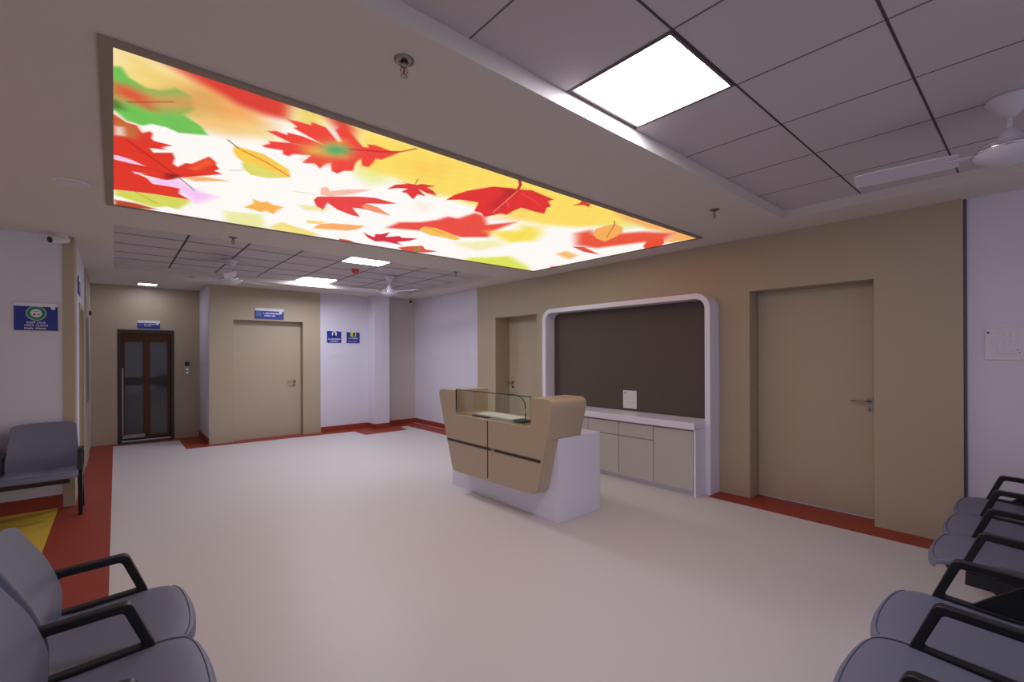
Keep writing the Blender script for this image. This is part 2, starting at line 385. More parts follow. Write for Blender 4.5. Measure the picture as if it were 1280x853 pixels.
ART_SHAPES = [
 ((246, 216, 128),0.15,1,0,[[-0.025,2.244],[0.22,2.312],[0.369,2.357],[0.451,2.474],[0.632,2.738],[0.268,2.824],[0.004,2.856],[-0.06,2.822]]),
 ((245, 165, 90),0.14,1,0,[[0.235,2.465],[0.318,2.358],[0.558,2.492],[0.585,2.614],[0.458,2.791],[0.361,2.805],[0.282,2.653]]),
 ((245, 215, 140),0.12,0.7,0,[[0.343,2.66],[0.581,2.6],[0.604,2.702],[0.411,2.849]]),
 ((222, 62, 48),0.05,1,0,[[0.141,2.293],[0.285,2.278],[0.502,2.243],[0.634,2.264],[0.667,2.464],[0.557,2.488],[0.451,2.474],[0.298,2.386]]),
 ((240, 215, 110),0.08,1,0,[[0.637,2.262],[0.792,2.258],[0.831,2.452],[0.762,2.489],[0.68,2.473]]),
 ((222, 62, 48),0.05,1,0,[[0.771,2.283],[0.891,2.274],[0.97,2.341],[0.998,2.444],[0.952,2.502],[0.871,2.391]]),
 ((255, 222, 100),0.1,1,0,[[0.951,2.296],[1.274,2.264],[2.103,2.258],[3.172,2.249],[3.58,2.452],[3.247,2.835],[2.964,2.971],[2.612,3.01],[1.89,2.907],[1.772,2.94],[1.396,2.821],[1.238,2.902],[1.096,2.746]]),
 ((250, 195, 85),0.15,0.6,0,[[1.355,2.526],[1.573,2.418],[1.618,2.632],[1.484,2.659]]),
 ((232, 240, 150),0.1,0.9,0,[[1.153,2.865],[1.279,2.811],[1.411,2.923],[1.333,3.05]]),
 ((250, 205, 120),0.06,0.35,0,[[2.213,2.836],[2.514,2.701],[2.747,2.951],[2.713,3.079],[2.479,3.177]]),
 ((235, 75, 60),0.045,1,0,[[1.917,3.986],[1.921,3.746],[2.074,3.617],[2.144,3.459],[2.161,3.325],[2.257,3.315],[2.279,3.09],[2.387,3.112],[2.565,3.306],[2.713,3.079],[2.74,3.435],[2.847,3.65],[2.635,3.828],[2.338,3.772],[2.182,3.875]]),
 ((250, 225, 90),0.1,1,0,[[2.712,3.481],[2.913,3.255],[2.818,3.115],[3.034,3.041],[3.011,3.104],[3.156,3.191],[3.304,3.452],[3.156,3.687]]),
 ((250, 180, 100),0.06,1,0,[[3.16,2.325],[3.421,2.268],[4.548,2.287],[4.437,2.628],[4.147,2.359],[3.802,2.439],[3.386,2.412]]),
 ((235, 85, 60),0.08,1,0,[[3.414,2.974],[3.431,2.82],[3.605,2.887],[3.763,2.681],[3.873,2.517],[4.147,2.359],[4.337,2.586],[4.236,2.754],[4.063,3.255],[3.789,3.301]]),
 ((230, 232, 130),0.05,0.6,0,[[3.294,2.672],[3.346,2.446],[3.714,2.414],[3.672,2.616]]),
 ((225, 230, 90),0.1,1,0,[[3.433,4.433],[3.597,4.203],[4.271,4.572],[4.517,4.863],[3.931,4.855],[3.299,4.94],[3.293,4.549]]),
 ((245, 238, 180),0.1,1,0,[[2.712,4.059],[2.988,3.689],[3.187,3.806],[3.13,4.203],[2.868,4.147]]),
 ((250, 200, 245),0.06,1,0,[[0.136,3.926],[0.322,3.769],[0.409,3.915],[0.573,4.022],[0.481,4.293],[0.354,4.063],[0.209,3.988]]),
 ((215, 215, 90),0.03,1,0,[[0.004,4.291],[0.366,4.197],[0.437,4.232],[0.435,4.332],[0.388,4.561],[0.318,4.522],[0.241,4.621],[0.004,4.448]]),
 ((185, 70, 40),0.03,1,0,[[0.004,4.578],[0.135,4.586],[0.26,4.669],[0.004,4.82]]),
 ((238, 236, 165),0.05,1,0,[[0.686,4.361],[0.934,4.283],[1.07,4.715],[0.868,4.777],[0.736,4.684]]),
 ((245, 225, 130),0.03,1,0,[[1.077,4.654],[1.121,4.41],[1.524,4.623],[1.438,4.883]]),
 ((235, 230, 150),0.03,0.8,0,[[1.096,3.811],[1.303,3.715],[1.312,3.854],[1.177,3.926]]),
 ((250, 215, 190),0.08,0.4,0,[[1.781,3.162],[1.871,3.164],[1.944,3.308],[1.88,3.319]]),
 ((190, 200, 110),0.1,0.9,0,[[0.202,2.505],[0.318,2.47],[0.357,2.618],[0.26,2.731],[0.214,2.653]]),
 ((112, 195, 85),0.014,1,0,[[-0.005,2.473],[0.024,2.453],[0.05,2.527],[0.106,2.575],[0.158,2.562],[0.195,2.518],[0.208,2.494],[0.244,2.514],[0.268,2.526],[0.292,2.659],[0.261,2.745],[0.342,2.829],[0.381,2.919],[0.262,2.985],[0.207,2.953],[0.146,2.958],[0.113,3.012],[0.049,2.996],[-0.007,2.885]]),
 ((240, 150, 90),0.1,0.85,0,[[-0.006,2.634],[0.069,2.619],[0.147,2.603],[0.317,2.458],[0.349,2.595],[0.257,2.703],[0.147,2.782],[0.055,2.762],[-0.006,2.8]]),
 ((225, 75, 50),0.06,0.9,0,[[0.002,2.627],[0.052,2.621],[0.114,2.67],[0.133,2.78],[0.091,2.759],[0.002,2.714]]),
 ((150, 60, 40),0.006,0.8,0.004,[[0.051,2.776],[0.213,2.634]]),
 ((60, 80, 30),0.04,0.8,0,[[-0.006,2.787],[0.015,2.802],[0.034,2.864],[-0.007,2.899]]),
 ((226, 52, 34),0.008,1,0,[[-0.006,2.957],[0.008,2.97],[0.049,3.026],[0.088,3.028],[0.114,3.115],[0.145,3.061],[0.158,3.087],[0.155,3.158],[0.167,3.187],[0.249,3.19],[0.206,3.258],[0.231,3.276],[0.156,3.312],[0.174,3.374],[0.258,3.303],[0.276,3.38],[0.275,3.492],[0.302,3.534],[0.332,3.431],[0.364,3.416],[0.427,3.228],[0.469,3.289],[0.482,3.355],[0.506,3.4],[0.486,3.458],[0.536,3.485],[0.459,3.579],[0.359,3.708],[0.319,3.741],[0.296,3.805],[0.264,3.848],[0.201,3.841],[0.093,3.818],[0.162,3.875],[0.202,3.993],[0.295,3.979],[0.351,3.981],[0.358,4.113],[0.432,4.217],[0.236,4.234],[0.118,4.263],[-0.01,4.303]]),
 ((195, 120, 60),0.04,0.85,0,[[-0.006,2.957],[0.049,3.026],[0.085,3.039],[0.104,3.124],[0.096,3.228],[-0.006,3.237]]),
 ((238, 205, 195),0.02,1,0,[[0.004,3.108],[0.04,3.096],[0.046,3.212],[0.004,3.237]]),
 ((250, 200, 235),0.008,1,0,[[-0.002,3.558],[0.028,3.556],[0.076,3.575],[0.152,3.647],[0.077,3.652],[-0.002,3.64]]),
 ((250, 200, 235),0.008,1,0,[[0.096,3.802],[0.158,3.797],[0.101,3.846]]),
 ((255, 120, 50),0.03,0.6,0,[[0.354,3.516],[0.432,3.26],[0.466,3.317],[0.397,3.533]]),
 ((165, 15, 20),0.006,0.7,0.005,[[0.053,3.264],[0.163,3.453],[0.317,3.714]]),
 ((165, 15, 20),0.01,0.6,0.004,[[0.013,3.714],[0.173,3.67],[0.304,3.725]]),
 ((120, 10, 15),0.03,0.7,0,[[0.255,3.71],[0.321,3.682],[0.32,3.755],[0.27,3.828]]),
 ((110, 60, 70),0.005,0.9,0.004,[[0.317,3.714],[0.436,3.959]]),
 ((160, 60, 20),0.005,0.6,0.003,[[0.118,4.263],[0.25,4.488]]),
 ((250, 180, 110),0.012,1,0,[[0.346,3.724],[0.449,3.616],[0.595,3.592],[0.42,3.746]]),
 ((250, 205, 80),0.008,1,0,[[0.512,2.978],[0.536,2.966],[0.666,2.98],[0.842,3.13],[0.885,3.262],[0.827,3.283],[0.667,3.252],[0.56,3.14],[0.522,3.057]]),
 ((225, 218, 110),0.01,1,0,[[0.59,3.188],[0.653,3.185],[0.821,3.259],[0.875,3.283],[0.769,3.373],[0.678,3.381],[0.616,3.294]]),
 ((228, 120, 40),0.006,0.9,0.007,[[0.556,3.005],[0.707,3.099],[0.872,3.244]]),
 ((120, 70, 60),0.004,0.9,0.004,[[0.472,2.909],[0.541,2.996]]),
 ((170, 150, 130),0.004,0.7,0.004,[[0.56,3.385],[0.623,3.332]]),
 ((240, 66, 56),0.008,1,0,[[0.631,2.864],[0.657,2.812],[0.647,2.781],[0.745,2.728],[0.611,2.664],[0.645,2.632],[0.702,2.64],[0.697,2.609],[0.768,2.603],[0.89,2.634],[0.706,2.54],[0.717,2.513],[0.659,2.464],[0.7,2.453],[0.764,2.448],[0.76,2.415],[0.832,2.424],[0.942,2.55],[0.953,2.522],[0.88,2.417],[0.895,2.353],[0.966,2.416],[1.072,2.519],[1.097,2.499],[1.073,2.468],[1.116,2.451],[1.213,2.463],[1.263,2.43],[1.245,2.512],[1.221,2.612],[1.19,2.615],[1.202,2.675],[1.21,2.766],[1.172,2.773],[1.122,2.673],[1.12,2.744],[1.158,2.887],[1.113,2.926],[1.098,2.996],[1.055,2.975],[1.008,2.852],[0.988,2.881],[0.984,2.983],[0.935,2.926],[0.874,2.966],[0.881,2.821],[0.797,2.87],[0.783,2.92],[0.75,2.91],[0.736,2.857],[0.648,2.881]]),
 ((228, 190, 85),0.08,0.9,0,[[0.814,2.739],[0.89,2.594],[0.958,2.517],[1.031,2.596],[1.054,2.731],[0.957,2.79],[0.85,2.814]]),
 ((85, 170, 105),0.06,1,0,[[0.906,2.661],[0.932,2.598],[0.997,2.583],[1.033,2.637],[0.998,2.721],[0.939,2.717]]),
 ((150, 25, 25),0.006,0.8,0.006,[[1.022,2.593],[1.173,2.509],[1.263,2.43],[1.307,2.341]]),
 ((250, 150, 110),0.006,0.6,0.005,[[0.758,2.727],[0.922,2.689]]),
 ((235, 110, 60),0.05,0.4,0,[[0.866,2.914],[0.946,2.845],[1.015,2.787],[1.055,2.898],[0.947,2.94]]),
 ((250, 190, 170),0.01,1,0,[[1.147,3.474],[1.106,3.326],[1.125,3.279],[1.151,3.304],[1.175,3.348],[1.259,3.238],[1.388,3.129],[1.323,3.307],[1.217,3.467]]),
 ((235, 65, 65),0.006,1,0,[[1.147,3.616],[1.146,3.527],[1.202,3.479],[1.379,3.329],[1.483,3.277],[1.67,3.294],[1.596,3.368],[1.478,3.448],[1.592,3.472],[1.769,3.615],[1.631,3.606],[1.535,3.581],[1.446,3.615],[1.592,3.819],[1.5,3.805],[1.372,3.74],[1.251,3.621],[1.283,3.815],[1.21,3.754]]),
 ((246, 150, 112),0.01,1,0,[[1.484,3.463],[1.592,3.472],[1.769,3.615],[1.628,3.6],[1.49,3.549]]),
 ((190, 120, 120),0.004,0.8,0.003,[[0.988,3.523],[1.117,3.492]]),
 ((250, 180, 80),0.015,1,0,[[0.782,4.156],[0.821,4.004],[0.795,3.895],[0.859,3.934],[0.891,3.887],[0.94,3.943],[1.023,3.952],[1.007,4.069],[1.009,4.197],[0.933,4.152],[0.918,4.208],[0.856,4.175]]),
 ((250, 175, 100),0.01,1,0,[[1.397,4.44],[1.402,4.249],[1.48,4.158],[1.734,4.048],[1.732,4.214],[1.668,4.324],[1.515,4.385]]),
 ((250, 215, 120),0.012,1,0,[[1.271,4.209],[1.432,4.147],[1.402,4.249],[1.31,4.301]]),
 ((225, 80, 60),0.006,1,0,[[1.721,4.66],[1.823,4.66],[1.913,4.721],[1.764,4.743]]),
 ((225, 50, 50),0.005,1,0,[[1.471,3.046],[1.474,2.936],[1.534,2.861],[1.453,2.876],[1.563,2.843],[1.589,2.845],[1.607,2.8],[1.707,2.776],[1.669,2.839],[1.735,2.864],[1.81,2.936],[1.727,2.938],[1.634,2.901],[1.754,3.002],[1.691,3.002],[1.717,3.123],[1.616,3.032],[1.573,3.035],[1.58,2.947],[1.521,2.981]]),
 ((60, 30, 30),0.004,0.6,0.003,[[1.582,2.851],[1.542,2.736]]),
 ((226, 46, 46),0.006,1,0,[[1.916,2.973],[1.902,2.841],[1.927,2.702],[2.014,2.522],[2.135,2.461],[2.193,2.46],[2.267,2.398],[2.409,2.419],[2.54,2.437],[2.53,2.491],[2.638,2.564],[2.637,2.613],[2.734,2.737],[2.63,2.746],[2.475,2.741],[2.479,2.751],[2.485,2.851],[2.511,2.961],[2.449,2.969],[2.409,3.131],[2.315,3.06],[2.242,3.056],[2.139,2.859],[1.996,2.898]]),
 ((150, 20, 30),0.05,0.6,0,[[2.095,2.511],[2.212,2.428],[2.226,2.567],[2.211,2.65],[2.157,2.557]]),
 ((175, 25, 35),0.05,0.5,0,[[2.228,2.823],[2.191,2.597],[2.361,2.83],[2.339,2.931]]),
 ((250, 150, 120),0.004,0.8,0.005,[[2.201,2.469],[2.38,2.983]]),
 ((240, 110, 90),0.004,0.8,0.004,[[2.287,2.696],[2.399,2.798]]),
 ((240, 110, 90),0.004,0.6,0.004,[[2.213,2.483],[2.398,2.536],[2.574,2.618]]),
 ((190, 30, 35),0.004,1,0.01,[[2.068,2.305],[2.142,2.376],[2.185,2.451]]),
 ((225, 50, 50),0.006,1,0,[[2.752,2.443],[2.756,2.369],[2.721,2.316],[2.837,2.323],[2.881,2.382],[2.811,2.37]]),
 ((250, 175, 90),0.008,1,0,[[3.538,2.871],[3.433,2.749],[3.421,2.534],[3.586,2.555],[3.735,2.67],[3.825,2.816],[3.903,3.007],[3.722,2.981]]),
 ((190, 90, 40),0.004,0.8,0.005,[[3.78,2.893],[3.446,2.544],[3.346,2.475]]),
 ((236, 78, 50),0.015,1,0,[[4.376,2.855],[4.232,2.715],[4.193,2.585],[4.28,2.552],[4.431,2.633],[4.522,2.733],[4.553,2.941]]),
 ((215, 40, 60),0.005,1,0,[[1.811,4.274],[1.886,4.331],[1.974,4.383],[1.932,4.262],[1.979,4.223],[2.008,4.108],[2.06,4.31],[2.142,4.178],[2.196,4.228],[2.333,4.145],[2.315,4.294],[2.241,4.426],[2.356,4.509],[2.129,4.485],[2.059,4.543],[1.936,4.446]]),
 ((222, 80, 60),0.006,1,0,[[2.364,4.645],[2.42,4.522],[2.53,4.393],[2.641,4.531],[2.804,4.517],[2.722,4.669],[2.627,4.731],[2.488,4.739]]),
 ((140, 150, 60),0.02,0.8,0,[[2.482,4.47],[2.564,4.478],[2.65,4.687],[2.591,4.695]]),
 ((250, 190, 80),0.006,1,0,[[2.163,3.807],[2.162,3.725],[2.263,3.695],[2.479,3.772],[2.678,3.89],[2.667,3.965],[2.501,3.94],[2.367,3.958],[2.231,3.892]]),
 ((215, 90, 40),0.004,0.8,0.006,[[2.21,3.739],[2.455,3.823]]),
 ((225, 80, 60),0.012,1,0,[[3.804,3.379],[3.916,3.304],[4.373,3.447],[4.105,3.463]]),
 ((250, 190, 110),0.05,1,0,[[3.938,3.757],[3.916,3.571],[4.205,3.641],[4.285,3.857]]),
 ((225, 60, 60),0.02,1,0,[[4.448,4.356],[4.535,4.189],[4.646,4.434]]),
]

# ================================================================== CEILING FITTINGS
# light box with printed autumn leaves
def lin(c): return np.where(c <= .04045, c / 12.92, ((c + .055) / 1.055) ** 2.4)
def artwork(nx=640, ny=340, x0=0.0, x1=4.5, y0=2.31, y1=4.72, z=2.676):
    xs = np.linspace(x0, x1, nx); ys = np.linspace(y0, y1, ny)
    X, Y = np.meshgrid(xs, ys); P = np.stack([X.ravel(), Y.ravel()], 1)
    col = np.tile(np.array([1., .985, .97]), (len(P), 1))
    for c, soft, op, line, pts in ART_SHAPES:
        p = np.array(pts); lo = p.min(0) - soft * 1.2 - line; hi = p.max(0) + soft * 1.2 + line
        sel = np.where((P[:, 0] > lo[0]) & (P[:, 0] < hi[0]) & (P[:, 1] > lo[1]) & (P[:, 1] < hi[1]))[0]
        if not len(sel): continue
        Q = P[sel]; dm = np.full(len(Q), 9.); ins = np.zeros(len(Q), bool)
        n = len(p)
        for i in range(n if not line else n - 1):
            a, b_ = p[i], p[(i + 1) % n]; e = b_ - a; L2 = max(1e-9, e @ e)
            t = np.clip(((Q - a) @ e) / L2, 0, 1); dm = np.minimum(dm, np.hypot(*(Q - a - t[:, None] * e).T))
            if not line:
                cr = ((a[1] > Q[:, 1]) != (b_[1] > Q[:, 1]))
                with np.errstate(divide='ignore', invalid='ignore'):
                    ins ^= cr & (Q[:, 0] < e[0] * (Q[:, 1] - a[1]) / (e[1] if e[1] else 1e-12) + a[0])
        sd = (dm - line) if line else np.where(ins, -dm, dm)
        w = np.clip(.5 - sd / (2 * max(soft, .004)), 0, 1); w = w * w * (3 - 2 * w) * op
        # slight dappling inside the leaves
        dap = 1 + .012 * np.sin(Q[:, 0] * 31 + Q[:, 1] * 17) * np.sin(Q[:, 1] * 41 - Q[:, 0] * 9)
        cc = np.clip(np.array(c)[None] / 255. * dap[:, None], 0, 1)
        col[sel] = col[sel] * (1 - w[:, None]) + cc * w[:, None]
    me = bpy.data.meshes.new('printed_panel')
    V = np.column_stack([P, np.full(len(P), z)])
    i = (np.arange(ny - 1)[:, None] * nx + np.arange(nx - 1)[None]).ravel()
    Fq = np.stack([i, i + nx, i + nx + 1, i + 1], 1)
    me.vertices.add(len(V)); me.vertices.foreach_set('co', V.ravel().astype(np.float32))
    me.loops.add(Fq.size); me.loops.foreach_set('vertex_index', Fq.ravel().astype(np.int32))
    me.polygons.add(len(Fq)); me.polygons.foreach_set('loop_start', (np.arange(len(Fq)) * 4).astype(np.int32))
    me.update(calc_edges=True)
    at = me.color_attributes.new('print', 'FLOAT_COLOR', 'POINT')
    at.data.foreach_set('color', np.column_stack([lin(col), np.ones(len(col))]).ravel().astype(np.float32))
    m = bpy.data.materials.new('backlit_print'); m.use_nodes = True; nt = m.node_tree
    b_ = nt.nodes['Principled BSDF']; a = nt.nodes.new('ShaderNodeAttribute'); a.attribute_name = 'print'
    b_.inputs['Base Color'].default_value = (.03, .03, .03, 1); b_.inputs['Roughness'].default_value = .6; b_.inputs['Specular IOR Level'].default_value = .15
    nt.links.new(a.outputs['Color'], b_.inputs['Emission Color']); b_.inputs['Emission Strength'].default_value = ART
    m.cycles.emission_sampling = 'NONE'
    me.materials.append(m)
    o = bpy.data.objects.new('printed_panel', me); C.objects.link(o)
    return o
t = thing('ceiling_light_box', 'long glowing ceiling light box printed with red and yellow autumn leaves', 'light box', (2.25, 3.5, H))
a_ = artwork(); put(a_, t)
obj('frame', ring([(-.045, 2.265), (4.545, 2.265), (4.545, 4.765), (-.045, 4.765)], [(0, 2.31), (4.5, 2.31), (4.5, 4.72), (0, 4.72)], H - .012, H + .001, 'z'), M['olive'], t)
obj('housing', box(-.01, 4.51, 2.30, 4.73, H - .006, H - .0005), M['dark'], t)

def led(name, label, x0, x1, y0, y1, z, m, fr=M['plate']):
    t = thing(name, label, 'ceiling light', ((x0 + x1) / 2, (y0 + y1) / 2, z))
    obj('frame', ring([(x0, y0), (x1, y0), (x1, y1), (x0, y1)], [(x0 + .012, y0 + .012), (x1 - .012, y0 + .012), (x1 - .012, y1 - .012), (x0 + .012, y1 - .012)], z - .004, z + .02, 'z'), fr, t)
    obj('diffuser', box(x0 + .011, x1 - .011, y0 + .011, y1 - .011, z + .000, z + .008), m, t)
    return t
led('led_panel', 'large bright square LED panel in the tiled ceiling at top right', xs1[ip] + .006, xs1[ip + 1] - .006, ys1[jp] + .008, ys1[jp + 1] - .02, HR, M['panel'], M['gridthin'])
led('led_panel', 'bright ceiling panel nearer the leaf light box, of the two rear ones', 2.318, 2.872, 5.668, 6.212, HR, M['panelfar'])
led('led_panel', 'bright ceiling panel close to the rear door wall', 2.318, 2.872, 7.828, 8.285, HR, M['panelfar'])
led('downlight', 'small rectangular lamp in the ceiling in front of the lift', .29, .55, 9.62, 9.86, H - .006, M['lobby'])

def sprinkler(label, x, y, z=H, s=1):
    t = thing('sprinkler', label, 'sprinkler', (x, y, z), group=None)
    obj('escutcheon', lathe([(.040 * s, 0), (.038 * s, -.006), (.016, -.010), (.016, -.004)], (x, y, z)), M['steel'], t, smooth=True)
    bm = lathe([(.011, .0), (.011, -.030), (.006, -.034)], (x, y, z), 12)
    obj('body', bm, M['steel'], t, smooth=True)
    bm = bmesh.new()
    for s_ in (-1, 1): tube([(x + s_ * .010, y, z - .026), (x + s_ * .017, y, z - .045), (x + s_ * .004, y, z - .066)], .003, 6, bm)
    obj('yoke', bm, M['steel'], t)
    obj('bulb', lathe([(.003, -.030), (.004, -.045), (.003, -.062)], (x, y, z), 8), M['redp'], t)
    obj('deflector', lathe([(.004, -.064), (.015, -.066), (.015, -.069), (.004, -.070)], (x, y, z), 16), M['steel'], t)
    return t
sprinkler('chrome sprinkler head on the near ceiling above the leaf light box', .884, 1.677)
sprinkler('sprinkler head on the ceiling above the large beige door on the right', 3.743, 1.767)
sprinkler('sprinkler head just behind the left end of the leaf light box', .906, 5.33)
sprinkler('sprinkler head on the ceiling near the lift lobby', .89, 8.40)
sprinkler('sprinkler head on rear tiles towards the right wall', 3.973, 5.90, HR)
t = thing('smoke_detector', 'red smoke alarm hanging below the rear ceiling tiles', 'alarm', (2.71, 6.68, HR))
obj('base', lathe([(.055, 0), (.055, -.018), (.045, -.022)], (2.71, 6.68, HR)), M['redp'], t, smooth=True)
obj('body', lathe([(.045, -.02), (.045, -.045), (.028, -.066), (0, -.07)], (2.71, 6.68, HR)), M['redp'], t, smooth=True)
tag(obj('ceiling_speaker', lathe([(.10, 0), (.098, -.008), (.085, -.014), (.080, -.010), (0, -.010)], (-.215, 4.335, H), 32), M['plate'], smooth=True), 'round flat white ceiling speaker left of the light box', 'speaker')
tag(obj('ceiling_speaker', lathe([(.07, 0), (.068, -.006), (.055, -.010), (0, -.008)], (4.70, 3.53, H), 32), M['ceil'], smooth=True), 'small round ceiling disc above the white framed niche', 'speaker')

def camera_dome(label, x, y, dx, dy):
    t = thing('security_camera', label, 'camera', (x, y, H))
    obj('bracket', lathe([(.045, 0), (.045, -.02), (.02, -.035)], (x, y, H)), M['plate'], t, smooth=True)
    d_ = Vector((dx, dy, -.25)).normalized(); p = Vector((x, y, H - .05))
    obj('housing', tube([p - d_ * .05, p - d_ * .045, p + d_ * .09, p + d_ * .10], [.03, .038, .04, .036], 16), M['plate'], t, smooth=True)
    obj('lens', tube([p + d_ * .1005, p + d_ * .104], .030, 16), M['black'], t)
    return t
camera_dome('white security camera at ceiling corner above the left pilaster', -.385, 6.26, -.75, -.6)
camera_dome('security camera high in the far alcove corner', 4.78, 8.80, -.5, -.8)

def fan(label, x, y, ang, z=HR):
    t = thing('ceiling_fan', label, 'fan', (x, y, z))
    obj('canopy', lathe([(.085, 0), (.088, -.012), (.075, -.03), (.028, -.095), (.016, -.10)], (x, y, z), 28), M['fan'], t, smooth=True)
    obj('downrod', lathe([(.010, -.09), (.010, -.19)], (x, y, z), 12), M['fan'], t)
    obj('lower_cup', lathe([(.016, -.155), (.030, -.165), (.055, -.225), (.05, -.235)], (x, y, z), 24), M['fan'], t, smooth=True)
    obj('motor', lathe([(.05, -.225), (.11, -.235), (.135, -.262), (.128, -.288), (.07, -.318), (.03, -.33), (0, -.332)], (x, y, z), 32), M['fan'], t, smooth=True)
    obj('band', lathe([(.1352, -.255), (.139, -.262), (.1352, -.270)], (x, y, z), 32), M['chrome'], t, smooth=True)
    for k in range(3):
        a = math.radians(ang + 120 * k); d_ = Vector((math.cos(a), math.sin(a), 0)); n_ = Vector((-d_.y, d_.x, 0)); o_ = Vector((x, y, z - .262))
        bm = bmesh.new(); V = []
        for s_, w in ((.18, .05), (.24, .062), (.50, .070), (.60, .062), (.62, .045)):
            V.append([bm.verts.new(o_ + d_ * s_ + n_ * q * w + Vector((0, 0, q * .016 + h_))) for q, h_ in ((-1, 0), (1, 0), (1, .004), (-1, .004))])
        for A, B in zip(V, V[1:]):
            for j in range(4): bm.faces.new((A[j], A[(j + 1) % 4], B[(j + 1) % 4], B[j]))
        bm.faces.new(V[0]); bm.faces.new(V[-1])
        bl = obj('blade', bm, M['fan'], t)
        bm = bar(o_ + d_ * .12, o_ + d_ * .22, .05, .006, side=n_)
        obj('blade_bracket', bm, M['fan'], bl)
    return t
fan('white ceiling fan at the right edge below the near ceiling tiles', 3.365, .104, 95)
fan('white ceiling fan over the rear floor towards the lift', 1.17, 7.06, 20)
fan('white ceiling fan over the rear floor towards the far right corner', 3.35, 6.88, 50)

# ================================================================== SIGNS AND WALL PLATES
def sign(label, face, c, w, h, build, head=.13):
    """face 'y': on a wall facing -y; 'x+': on a wall facing +x. c = centre on the wall surface"""
    t = thing('wall_sign', label, 'sign', c)
    if face == 'y': mw = Matrix.Translation(c) @ Matrix.Rotation(PI / 2, 4, 'X')
    else: mw = Matrix.Translation(c) @ Matrix.Rotation(PI / 2, 4, 'Z') @ Matrix.Rotation(PI / 2, 4, 'X')
    def pc(name, bm, m):
        bm.transform(mw); return obj(name, bm, m, t)
    pc('board', box(-w / 2, w / 2, -h / 2, h / 2, .001, .010), M['blue'])
    pc('header_strip', box(-w / 2, w / 2, h / 2 - h * head, h / 2 + .002, .0095, .0125), M['signwhite'])
    pc('emblem', box(w / 2 - w * .16, w / 2 - w * .06, h / 2 - h * head * 1.8, h / 2 - h * head * .4, .0125, .0135), M['signwhite'])
    build(pc, mw, t, w, h)
    return t
def disc(cx, cy, rx, ry, z0, z1, n=28):
    return prism([(cx + rx * math.cos(2 * PI * k / n), cy + ry * math.sin(2 * PI * k / n)) for k in range(n)], z0, z1, 'z')
def scrawl(cx, cy, w, h, seed, bm):
    """an unreadable line of small lettering, as blurred as in the photo"""
    r = random.Random(seed); x = cx - w / 2
    while x < cx + w / 2 - h * .4:
        ww = h * r.uniform(.35, .8)
        if r.random() > .14:
            box(x, x + ww * .75, cy - h / 2 * r.uniform(.5, 1), cy + h / 2 * r.uniform(.5, 1), .0105, .0115, bm)
        x += ww
    return bm
def b_clean(pc, mw, t, w, h):
    T = Matrix.Translation
    pc('green_ring', disc(0, h * .13, w * .22, h * .25, .0125, .0135), M['green'])
    pc('ring_rim', ring([(w * .235 * math.cos(2 * PI * k / 28), h * .13 + h * .265 * math.sin(2 * PI * k / 28)) for k in range(28)], [(w * .22 * math.cos(2 * PI * k / 28), h * .13 + h * .25 * math.sin(2 * PI * k / 28)) for k in range(28)], .0125, .0137, 'z'), M['signwhite'])
    pc('ring_centre', disc(0, h * .13, w * .13, h * .15, .0136, .0142), M['signwhite'])
    bm = box(-w * .07, -w * .015, h * .05, h * .11, .0143, .0150); prism([(w * .02, h * .06), (w * .05, h * .05), (w * .09, h * .11), (w * .06, h * .12)], .0143, .0150, 'z', bm)
    prism([(-w * .08, h * .19), (w * .07, h * .205), (w * .07, h * .19), (-w * .08, h * .175)], .0143, .0150, 'z', bm)
    pc('pictogram', bm, M['black'])
    text_mesh('lettering', 'KEEP OUR', .029, M['signwhite'], mw @ T((0, -h * .215, .0113)), t, w * .44, .0002)
    text_mesh('lettering', 'AREA CLEAN', .029, M['signwhite'], mw @ T((0, -h * .32, .0113)), t, w * .54, .0002)
    pc('small_lettering', scrawl(0, -h * .425, w * .54, h * .065, 5, bmesh.new()), M['signwhite'])
sign('blue KEEP OUR AREA CLEAN sign with green round badge on left wall', 'y', (-.567, LY, 1.875), .295, .262, b_clean, .12)
def b_wide(seed):
    def f(pc, mw, t, w, h):
        bm = ring([(-w * .46, -h * .25), (-w * .27, -h * .25), (-w * .27, h * .18), (-w * .46, h * .18)], [(-w * .45, -h * .21), (-w * .28, -h * .21), (-w * .28, h * .14), (-w * .45, h * .14)], .0125, .0135, 'z')
        box(-w * .42, -w * .38, -h * .15, h * .08, .0125, .0135, bm); box(-w * .35, -w * .31, -h * .15, h * .08, .0125, .0135, bm)
        pc('pictogram', bm, mat('sign_pale_blue', (.15, .25, .55), .5))
        pc('lettering', scrawl(w * .1, h * .04, w * .62, h * .15, seed, bmesh.new()), M['signwhite'])
        pc('small_lettering', scrawl(0, -h * .18, w * .42, h * .13, seed + 1, bmesh.new()), M['signwhite'])
    return f
sign('wide blue sign above the beige door in the rear wall', 'y', (2.11, YB - .006, 2.235), .47, .19, b_wide(3), .24)
sign('wide blue sign with white header above the dark lift doors', 'y', (.455, YL, 2.035), .31, .135, b_wide(8), .3)
def b_head(pc, mw, t, w, h):
    pc('ring_centre', disc(0, h * .22, w * .18, h * .22, .0125, .0135), M['signwhite'])
    bm = disc(-w * .02, h * .26, w * .075, h * .11, .0136, .0145); prism([(-w * .14, -h * .0), (w * .12, 0), (w * .05, h * .2), (-w * .06, h * .2)], .0136, .0145, 'z', bm)
    pc('pictogram', bm, M['black'])
    pc('lettering', scrawl(0, -h * .2, w * .84, h * .1, 21, bmesh.new()), M['signwhite'])
    pc('small_lettering', scrawl(0, -h * .37, w * .6, h * .09, 22, bmesh.new()), M['signwhite'])
sign('square blue sign with a black figure in a white circle, nearest the rear door', 'y', (3.262, YB, 1.852), .275, .242, b_head, .05)
